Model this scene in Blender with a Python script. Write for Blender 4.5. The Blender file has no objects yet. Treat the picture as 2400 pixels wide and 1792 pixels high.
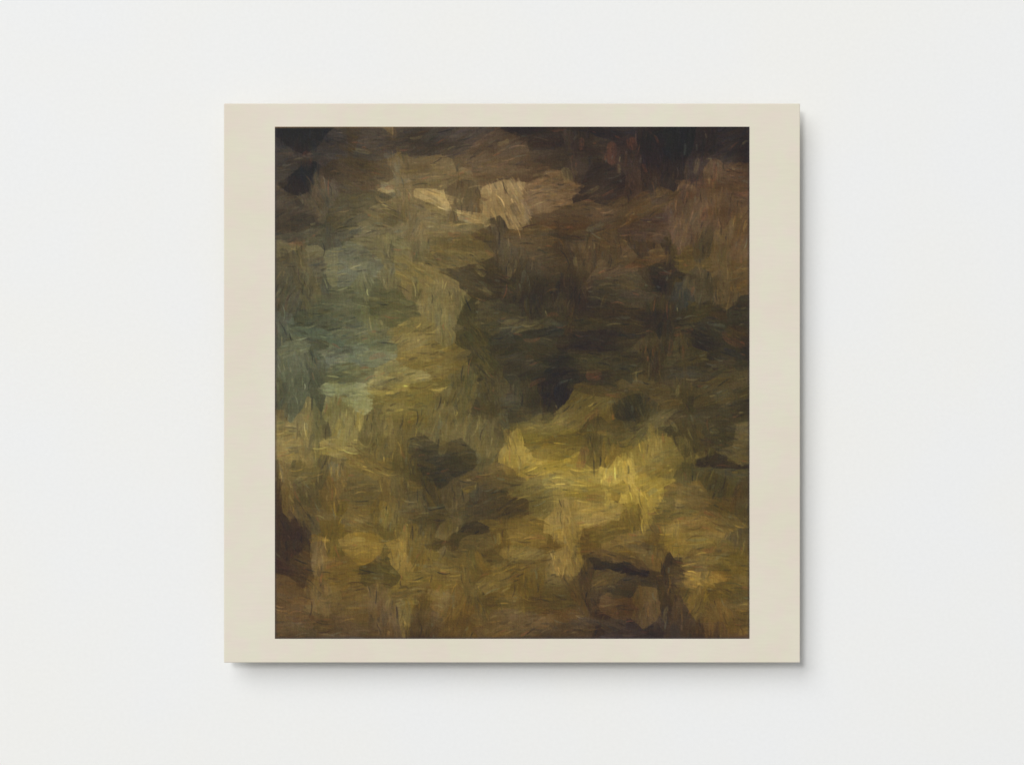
import bpy, bmesh, math
import numpy as np

S = bpy.context.scene
C = S.collection

# ------------------------------------------------------------------ scale
PX = 0.600 / 1350.0            # metres per photo pixel (board is 0.60 m wide)
T = 0.0250                     # front face of the board to the wall
TB = 0.0025                    # thickness of the board itself (it stands off the wall)
Z0 = 1.50                      # height of the photo's centre on the wall
CAM_D = 3.0                    # camera to board face


def X(px): return (px - 1200.0) * PX
def Z(py): return Z0 - (py - 896.0) * PX


def lin(c):
    c = np.asarray(c, dtype=np.float64) / 255.0
    return np.where(c <= 0.04045, c / 12.92, ((c + 0.055) / 1.055) ** 2.4)


# ------------------------------------------------------------------ camera
cam = bpy.data.cameras.new('camera')
cam.sensor_width = 36.0
cam.lens = 36.0 * CAM_D / (2400 * PX)
cam.clip_end = 200
cam_o = bpy.data.objects.new('camera', cam)
C.objects.link(cam_o)
cam_o.location = (0, -T - CAM_D, Z0)
cam_o.rotation_euler = (math.pi / 2, 0, 0)
S.camera = cam_o

# ------------------------------------------------------------------ world and lamps
w = bpy.data.worlds.new('World')
S.world = w
w.use_nodes = True
w.node_tree.nodes['Background'].inputs['Color'].default_value = (1.0, 1.0, 1.0, 1)
w.node_tree.nodes['Background'].inputs['Strength'].default_value = 0.315


def softbox(name, tx, tz, dist, sx, sz, share, color=(1, 1, 1)):
    """area lamp at wall-plane tangents (tx, tz), giving `share` of the wall's light"""
    d = bpy.data.lights.new(name, 'AREA')
    d.shape = 'RECTANGLE'
    d.size, d.size_y = sx, sz
    pos = np.array([tx * dist, -dist, tz * dist])
    r2 = float(pos @ pos)
    c = dist / math.sqrt(r2)
    # irradiance at the wall = P/(pi*A) * A * cos^2 / r^2  (lamp faces the board)
    d.energy = share * math.pi * math.pi * r2 / c
    d.color = color
    o = bpy.data.objects.new(name, d)
    C.objects.link(o)
    o.location = (pos[0], pos[1], Z0 + pos[2])
    o.rotation_euler = (math.pi / 2, 0, 0)
    import mathutils
    v = mathutils.Vector((-pos[0], -pos[1], -pos[2]))
    o.rotation_euler = v.to_track_quat('-Z', 'Y').to_euler()
    return o


softbox('key_lamp', -0.27, 0.27, 30.0, 6.4, 6.4, 0.27, (1.0, 0.998, 0.99))
softbox('large_softbox', -0.62, 0.80, 30.0, 27.0, 31.0, 0.43, (1.0, 1.0, 1.0))
softbox('front_lamp', 0.03, -0.03, 30.0, 11.0, 11.0, 0.06, (1.0, 1.0, 1.0))

S.view_settings.view_transform = 'Standard'
S.view_settings.look = 'None'
S.view_settings.exposure = 0.0
S.view_settings.gamma = 1.0
S.view_settings.use_curve_mapping = False


# ------------------------------------------------------------------ materials
def new_mat(name, rough):
    m = bpy.data.materials.new(name)
    m.use_nodes = True
    b = m.node_tree.nodes['Principled BSDF']
    b.inputs['Roughness'].default_value = rough
    b.inputs['Specular IOR Level'].default_value = 0.15
    return m, m.node_tree.nodes, m.node_tree.links, b


def noise(N, L, coord, scale, detail, rough=0.5, stretch=(1, 1, 1)):
    mp = N.new('ShaderNodeMapping')
    mp.inputs['Scale'].default_value = stretch
    L.new(coord, mp.inputs['Vector'])
    n = N.new('ShaderNodeTexNoise')
    n.inputs['Scale'].default_value = scale
    n.inputs['Detail'].default_value = detail
    n.inputs['Roughness'].default_value = rough
    L.new(mp.outputs['Vector'], n.inputs['Vector'])
    return n.outputs['Fac']


def ramp(N, L, fac, c0, c1, p0=0.35, p1=0.65):
    r = N.new('ShaderNodeValToRGB')
    r.color_ramp.elements[0].position = p0
    r.color_ramp.elements[1].position = p1
    r.color_ramp.elements[0].color = (*c0, 1)
    r.color_ramp.elements[1].color = (*c1, 1)
    L.new(fac, r.inputs['Fac'])
    return r.outputs['Color']


def mult(N, L, a, b, f=1.0):
    m = N.new('ShaderNodeMix')
    m.data_type = 'RGBA'
    m.blend_type = 'MULTIPLY'
    m.inputs['Factor'].default_value = f
    L.new(a, m.inputs['A'])
    L.new(b, m.inputs['B'])
    return m.outputs['Result']


# wall paint: cool/warm off-white mottling far below the eye's threshold, roller texture
m_wall, N, L, b = new_mat('white_wall_paint', 0.75)
tc = N.new('ShaderNodeTexCoord').outputs['Object']
big = ramp(N, L, noise(N, L, tc, 5.0, 3), lin((238, 238, 235)), lin((237, 238, 238)))
spk = ramp(N, L, noise(N, L, tc, 260.0, 3, 0.6), (0.975,) * 3, (1.0,) * 3, 0.3, 0.7)
L.new(mult(N, L, big, spk), b.inputs['Base Color'])
bp = N.new('ShaderNodeBump')
bp.inputs['Strength'].default_value = 0.10
bp.inputs['Distance'].default_value = 0.0006
L.new(noise(N, L, tc, 300.0, 4, 0.6), bp.inputs['Height'])
L.new(bp.outputs['Normal'], b.inputs['Normal'])

# board paper: cream with faint mottling and laid lines
m_board, N, L, b = new_mat('cream_paper', 0.7)
tc = N.new('ShaderNodeTexCoord').outputs['Object']
big = ramp(N, L, noise(N, L, tc, 9.0, 3), lin((222, 215, 199)), lin((224, 218, 203)))
blot = ramp(N, L, noise(N, L, tc, 55.0, 3), lin((253, 255, 250)), lin((255, 251, 252)))
laid = ramp(N, L, noise(N, L, tc, 60.0, 2, 0.5, (1, 1, 9)), (0.978,) * 3, (1.0,) * 3, 0.3, 0.7)
L.new(mult(N, L, mult(N, L, big, blot), laid), b.inputs['Base Color'])
bp = N.new('ShaderNodeBump')
bp.inputs['Strength'].default_value = 0.08
bp.inputs['Distance'].default_value = 0.0003
L.new(noise(N, L, tc, 500.0, 3, 0.6), bp.inputs['Height'])
L.new(bp.outputs['Normal'], b.inputs['Normal'])

# picture: brushed colour held on the mesh, linen weave in the nodes
m_pic, N, L, b = new_mat('printed_paint', 0.55)
tc = N.new('ShaderNodeTexCoord').outputs['Object']
at = N.new('ShaderNodeAttribute')
at.attribute_name = 'paint'
warp = ramp(N, L, noise(N, L, tc, 90.0, 2, 0.6, (7, 1, 1)), (0.88,) * 3, (1.09,) * 3, 0.3, 0.7)
weft = ramp(N, L, noise(N, L, tc, 90.0, 2, 0.6, (1, 1, 7)), (0.90,) * 3, (1.07,) * 3, 0.3, 0.7)
L.new(mult(N, L, mult(N, L, at.outputs['Color'], warp), weft), b.inputs['Base Color'])


# ------------------------------------------------------------------ helpers
def link(name, bm, mat, parent=None, smooth=False):
    me = bpy.data.meshes.new(name)
    bm.to_mesh(me)
    bm.free()
    me.materials.append(mat)
    if smooth:
        for p in me.polygons:
            p.use_smooth = True
    o = bpy.data.objects.new(name, me)
    C.objects.link(o)
    if parent:
        o.parent = parent
    return o


# ------------------------------------------------------------------ wall
bm = bmesh.new()
vs = [bm.verts.new(p) for p in ((-6, 0, -2.0), (6, 0, -2.0), (6, 0, 5.0), (-6, 0, 5.0))]
bm.faces.new(vs)
wall = link('wall', bm, m_wall)
wall['kind'] = 'structure'

# ------------------------------------------------------------------ the picture on its board
root = bpy.data.objects.new('wall_art_print', None)
root.empty_display_size = 0.05
C.objects.link(root)
bx0, bx1, bz1, bz0 = X(525), X(1875), Z(243), Z(1551.7)
root.location = ((bx0 + bx1) / 2, 0, bz0)
root['label'] = 'square cream board with a dark brown and ochre painted picture on a white wall'
root['category'] = 'wall art'
ox, oz = root.location.x, root.location.z

# board: a slab with softly rounded edges
bm = bmesh.new()
bmesh.ops.create_cube(bm, size=1.0)
W, H = bx1 - bx0, bz1 - bz0
y_back = -T + TB
for v in bm.verts:
    v.co.x *= W
    v.co.y = (-T if v.co.y < 0 else y_back)
    v.co.z = v.co.z * H + H / 2
bmesh.ops.bevel(bm, geom=list(bm.edges), offset=0.0007, segments=3, profile=0.5, affect='EDGES')
board = link('board', bm, m_board, root, smooth=False)

# timber hanging frame behind the board, set well in from its edges
bm = bmesh.new()
ins, bw = 0.11, 0.03
for (x0, x1, z0, z1) in ((-W/2+ins, W/2-ins, ins, ins+bw), (-W/2+ins, W/2-ins, H-ins-bw, H-ins),
                         (-W/2+ins, -W/2+ins+bw, ins+bw, H-ins-bw), (W/2-ins-bw, W/2-ins, ins+bw, H-ins-bw)):
    r = bmesh.ops.create_cube(bm, size=1.0)
    for v in r['verts']:
        v.co.x = x0 if v.co.x < 0 else x1
        v.co.y = (y_back + 0.0001) if v.co.y < 0 else -0.0002
        v.co.z = z0 if v.co.z < 0 else z1
m_wood, N, L, b = new_mat('pine_batten', 0.7)
tc = N.new('ShaderNodeTexCoord').outputs['Object']
L.new(ramp(N, L, noise(N, L, tc, 14.0, 4, 0.6, (1, 1, 8)), (0.42, 0.28, 0.15), (0.58, 0.42, 0.25)), b.inputs['Base Color'])
link('hanging_frame', bm, m_wood, root)


# ------------------------------------------------------------------ picture: an abstract field of brush strokes
def smooth_noise(rng, h, w, cells_y, cells_x):
    g = rng.random((cells_y + 3, cells_x + 3))
    yy = np.linspace(0, cells_y, h)
    xx = np.linspace(0, cells_x, w)
    yi, xi = yy.astype(int), xx.astype(int)
    fy, fx = (yy - yi)[:, None], (xx - xi)[None, :]
    fy = fy * fy * (3 - 2 * fy)
    fx = fx * fx * (3 - 2 * fx)
    a = g[yi][:, xi]; b_ = g[yi][:, xi + 1]; c_ = g[yi + 1][:, xi]; d_ = g[yi + 1][:, xi + 1]
    return (a * (1 - fx) + b_ * fx) * (1 - fy) + (c_ * (1 - fx) + d_ * fx) * fy


def paint(nx, ny, seed=7):
    rng = np.random.default_rng(seed)
    yy, xx = np.mgrid[0:ny, 0:nx]
    u = xx / (nx - 1.0)
    v = yy / (ny - 1.0)
    n1 = smooth_noise(rng, ny, nx, 5, 4) - 0.5
    n2 = smooth_noise(rng, ny, nx, 11, 9) - 0.5
    n3 = smooth_noise(rng, ny, nx, 26, 20) - 0.5
    n4 = smooth_noise(rng, ny, nx, 60, 16) - 0.5
    vw = np.clip(v + 0.10 * n1 + 0.05 * n2 + 0.02 * n3, 0, 1)
    uw = np.clip(u + 0.08 * n2 - 0.06 * n1, 0, 1)
    # vertical tonal scale, in sRGB
    stops = [0.0, 0.05, 0.14, 0.26, 0.38, 0.50, 0.60, 0.70, 0.80, 0.90, 0.96, 1.0]
    cols = np.array([(46, 41, 42), (52, 45, 42), (86, 71, 52), (92, 78, 53), (64, 56, 42), (76, 70, 46),
                     (118, 104, 58), (106, 92, 52), (134, 116, 58), (116, 99, 54), (84, 70, 50), (64, 55, 50)], float)
    img = np.stack([np.interp(vw, stops, cols[:, k]) for k in range(3)], -1)

    def blob(cx, cy, rx, ry, col, amt, p=2.0):
        d = (np.abs((uw - cx) / rx) ** p + np.abs((vw - cy) / ry) ** p)
        a = (amt * np.exp(-d))[..., None]
        img[:] = img * (1 - a) + np.array(col, float) * a

    blob(0.02, 0.10, 0.22, 0.16, (44, 40, 40), 0.8)
    blob(0.36, 0.16, 0.24, 0.10, (136, 122, 84), 0.75)
    blob(0.86, 0.14, 0.26, 0.10, (92, 74, 54), 0.7)
    blob(0.15, 0.42, 0.17, 0.20, (112, 124, 104), 0.72)
    blob(0.31, 0.50, 0.10, 0.22, (168, 152, 84), 0.70)
    blob(0.58, 0.40, 0.20, 0.16, (42, 41, 36), 0.80)
    blob(0.86, 0.42, 0.22, 0.14, (64, 58, 40), 0.75)
    blob(0.62, 0.63, 0.22, 0.08, (176, 156, 78), 0.85)
    blob(0.40, 0.72, 0.15, 0.13, (44, 42, 38), 0.80)
    blob(0.10, 0.66, 0.14, 0.06, (132, 120, 76), 0.6)
    blob(0.02, 0.82, 0.10, 0.12, (58, 46, 38), 0.8)
    blob(0.78, 0.86, 0.16, 0.09, (52, 43, 36), 0.75)
    blob(0.50, 0.82, 0.12, 0.06, (150, 128, 66), 0.55)
    blob(0.96, 0.62, 0.10, 0.14, (58, 54, 42), 0.7)
    # flat knife-laid planes: each takes one tone
    K = 260
    sx, sy = rng.random(K), rng.random(K)
    st = np.where(rng.random(K) < 0.6, 2.6, 0.5)
    rot = rng.normal(0, 0.18, K)
    best = np.full((ny, nx), 1e9)
    who = np.zeros((ny, nx), int)
    uu = u + 0.012 * n3 + 0.02 * n2
    vv = v + 0.012 * n4 - 0.02 * n2
    for k in range(K):
        dx, dy = uu - sx[k], vv - sy[k]
        d = np.abs(dx * math.cos(rot[k]) + dy * math.sin(rot[k])) / math.sqrt(st[k]) \
            + np.abs(dy * math.cos(rot[k]) - dx * math.sin(rot[k])) * math.sqrt(st[k])
        c_ = d < best
        best[c_] = d[c_]
        who[c_] = k
    tone = np.stack([img[min(ny - 1, int(sy[k] * ny)), min(nx - 1, int(sx[k] * nx))] for k in range(K)])
    tone = tone * (1 + rng.normal(0, 0.20, (K, 1))) + rng.normal(0, 1.2, (K, 3)) + np.array((2.0, 0.6, -2.5)) * rng.normal(0.3, 1.5, (K, 1))
    img = img * 0.45 + tone[who] * 0.55
    img += (n3 * 16)[..., None] + (n4 * 12)[..., None]
    img = 92 + (img - 92) * 1.16 - 8
    img = np.clip(img, 26, 215)
    img *= np.array((1.01, 0.975, 0.95))
    target = img.copy()
    out = img.copy()
    hgt = np.zeros((ny, nx))
    ang = rot[who] + np.where(st[who] > 1, 0.0, math.pi / 2) + 0.5 * (smooth_noise(rng, ny, nx, 7, 6) - 0.5)

    def stroke(cx, cy, a, ln, wd, col, alpha, lift):
        r = int(ln + wd) + 2
        x0, x1 = max(0, int(cx) - r), min(nx, int(cx) + r + 1)
        y0, y1 = max(0, int(cy) - r), min(ny, int(cy) + r + 1)
        if x1 - x0 < 2 or y1 - y0 < 2:
            return
        X_, Y_ = np.meshgrid(np.arange(x0, x1) - cx, np.arange(y0, y1) - cy)
        s = X_ * math.cos(a) + Y_ * math.sin(a)
        bend = rng.uniform(-0.25, 0.25)
        t = -X_ * math.sin(a) + Y_ * math.cos(a) + bend * s * s / max(ln, 1)
        e = np.clip(1 - (np.abs(s) / ln) ** 6, 0, 1)
        prof = np.clip((e * wd - np.abs(t)) / 1.1 + 0.5, 0, 1)
        ph = rng.uniform(0, 6)
        brist = 0.72 + 0.28 * np.sin(t * 2.6 + ph + 0.06 * s) * np.sin(t * 1.1 + ph * 2)
        dry = np.clip(1.25 - (s / ln * 0.5 + 0.5) * rng.uniform(0.2, 0.8), 0, 1)
        m = prof * brist * alpha * dry
        out[y0:y1, x0:x1] = out[y0:y1, x0:x1] * (1 - m[..., None]) + col * m[..., None]
        hgt[y0:y1, x0:x1] = hgt[y0:y1, x0:x1] * (1 - m * 0.6) + m * lift * (0.6 + 0.4 * brist)

    passes = [(900, (20, 50), (8, 16), 0.6, 9), (3000, (12, 30), (3, 8), 0.5, 11),
              (9000, (4, 16), (1.4, 3.6), 0.6, 18), (2600, (6, 26), (1.0, 2.0), 0.8, 34)]
    for n, (l0, l1), (w0, w1), al, jit in passes:
        px = rng.uniform(0, nx, n)
        py = rng.uniform(0, ny, n)
        for k in range(n):
            ix, iy = int(px[k]), int(py[k])
            base = target[iy, ix]
            j = rng.normal(0, 1)
            col = base * (1 + j * jit / 100.0) + rng.normal(0, 1.8, 3) + np.array((1.0, 0.2, -1.0)) * rng.normal(0, 4)
            if rng.random() < 0.05:
                col = base * 0.5 + np.array([(158, 84, 50), (118, 128, 112), (186, 168, 100), (36, 34, 34)][rng.integers(4)]) * 0.5
            stroke(px[k], py[k], ang[iy, ix] + rng.normal(0, 0.16), rng.uniform(l0, l1) * 0.5,
                   rng.uniform(w0, w1) * 0.5, np.clip(col, 24, 235), al, 1.0)
    # grain and the print's dark trimmed edge
    out += rng.normal(0, 3.2, (ny, nx, 1)) + rng.normal(0, 1.6, (ny, nx, 3))
    edge = np.minimum.reduce([xx, nx - 1 - xx, ny - 1 - yy])
    a = (np.clip(1 - edge / 4.0, 0, 1) * 0.55)[..., None]
    out = out * (1 - a) + np.array((56, 50, 60.0)) * a
    a = (np.clip(1 - yy / 3.0, 0, 1) * np.clip(1.0 - u * 2.2, 0, 1))[..., None] * 0.8
    out = out * (1 - a) + np.array((150, 116, 78.0)) * a
    return np.clip(out, 20, 240), hgt


NX, NY = 720, 776
img, hgt = paint(NX, NY)
px0, px1, pz1, pz0 = X(644.3), X(1756.4), Z(297.3), Z(1495.6)
yf = -T - 0.0003
gx = np.linspace(px0 - ox, px1 - ox, NX)
gz = np.linspace(pz1 - oz, pz0 - oz, NY)
GX, GZ = np.meshgrid(gx, gz)
GY = yf - 0.00010 * hgt
co = np.stack([GX, GY, GZ], -1).reshape(-1, 3)
# thin side rim so that the sheet has a real thickness down to the board
idx = np.arange(NX * NY).reshape(NY, NX)
ring = np.concatenate([idx[0, :], idx[1:, -1], idx[-1, -2::-1], idx[-2:0:-1, 0]])
rim = co[ring].copy()
rim[:, 1] = -T - 0.00002
nv = len(co)
co_all = np.concatenate([co, rim])
q = np.stack([idx[:-1, :-1], idx[1:, :-1], idx[1:, 1:], idx[:-1, 1:]], -1).reshape(-1, 4)
m_ = len(ring)
ri = np.arange(m_)
rj = (ri + 1) % m_
q2 = np.stack([ring[ri], ring[rj], nv + rj, nv + ri], -1)
faces = np.concatenate([q, q2])
me = bpy.data.meshes.new('picture')
me.vertices.add(len(co_all))
me.vertices.foreach_set('co', co_all.astype(np.float32).ravel())
me.loops.add(faces.size)
me.loops.foreach_set('vertex_index', faces.astype(np.int32).ravel())
me.polygons.add(len(faces))
me.polygons.foreach_set('loop_start', np.arange(0, faces.size, 4, dtype=np.int32))
me.update(calc_edges=True)
me.validate()
attr = me.color_attributes.new('paint', 'FLOAT_COLOR', 'POINT')
lc = lin(img).reshape(-1, 3)
lc = np.concatenate([lc, lc[ring]])
attr.data.foreach_set('color', np.concatenate([lc, np.ones((len(lc), 1))], 1).astype(np.float32).ravel())
me.materials.append(m_pic)
pic = bpy.data.objects.new('picture', me)
C.objects.link(pic)
pic.parent = root
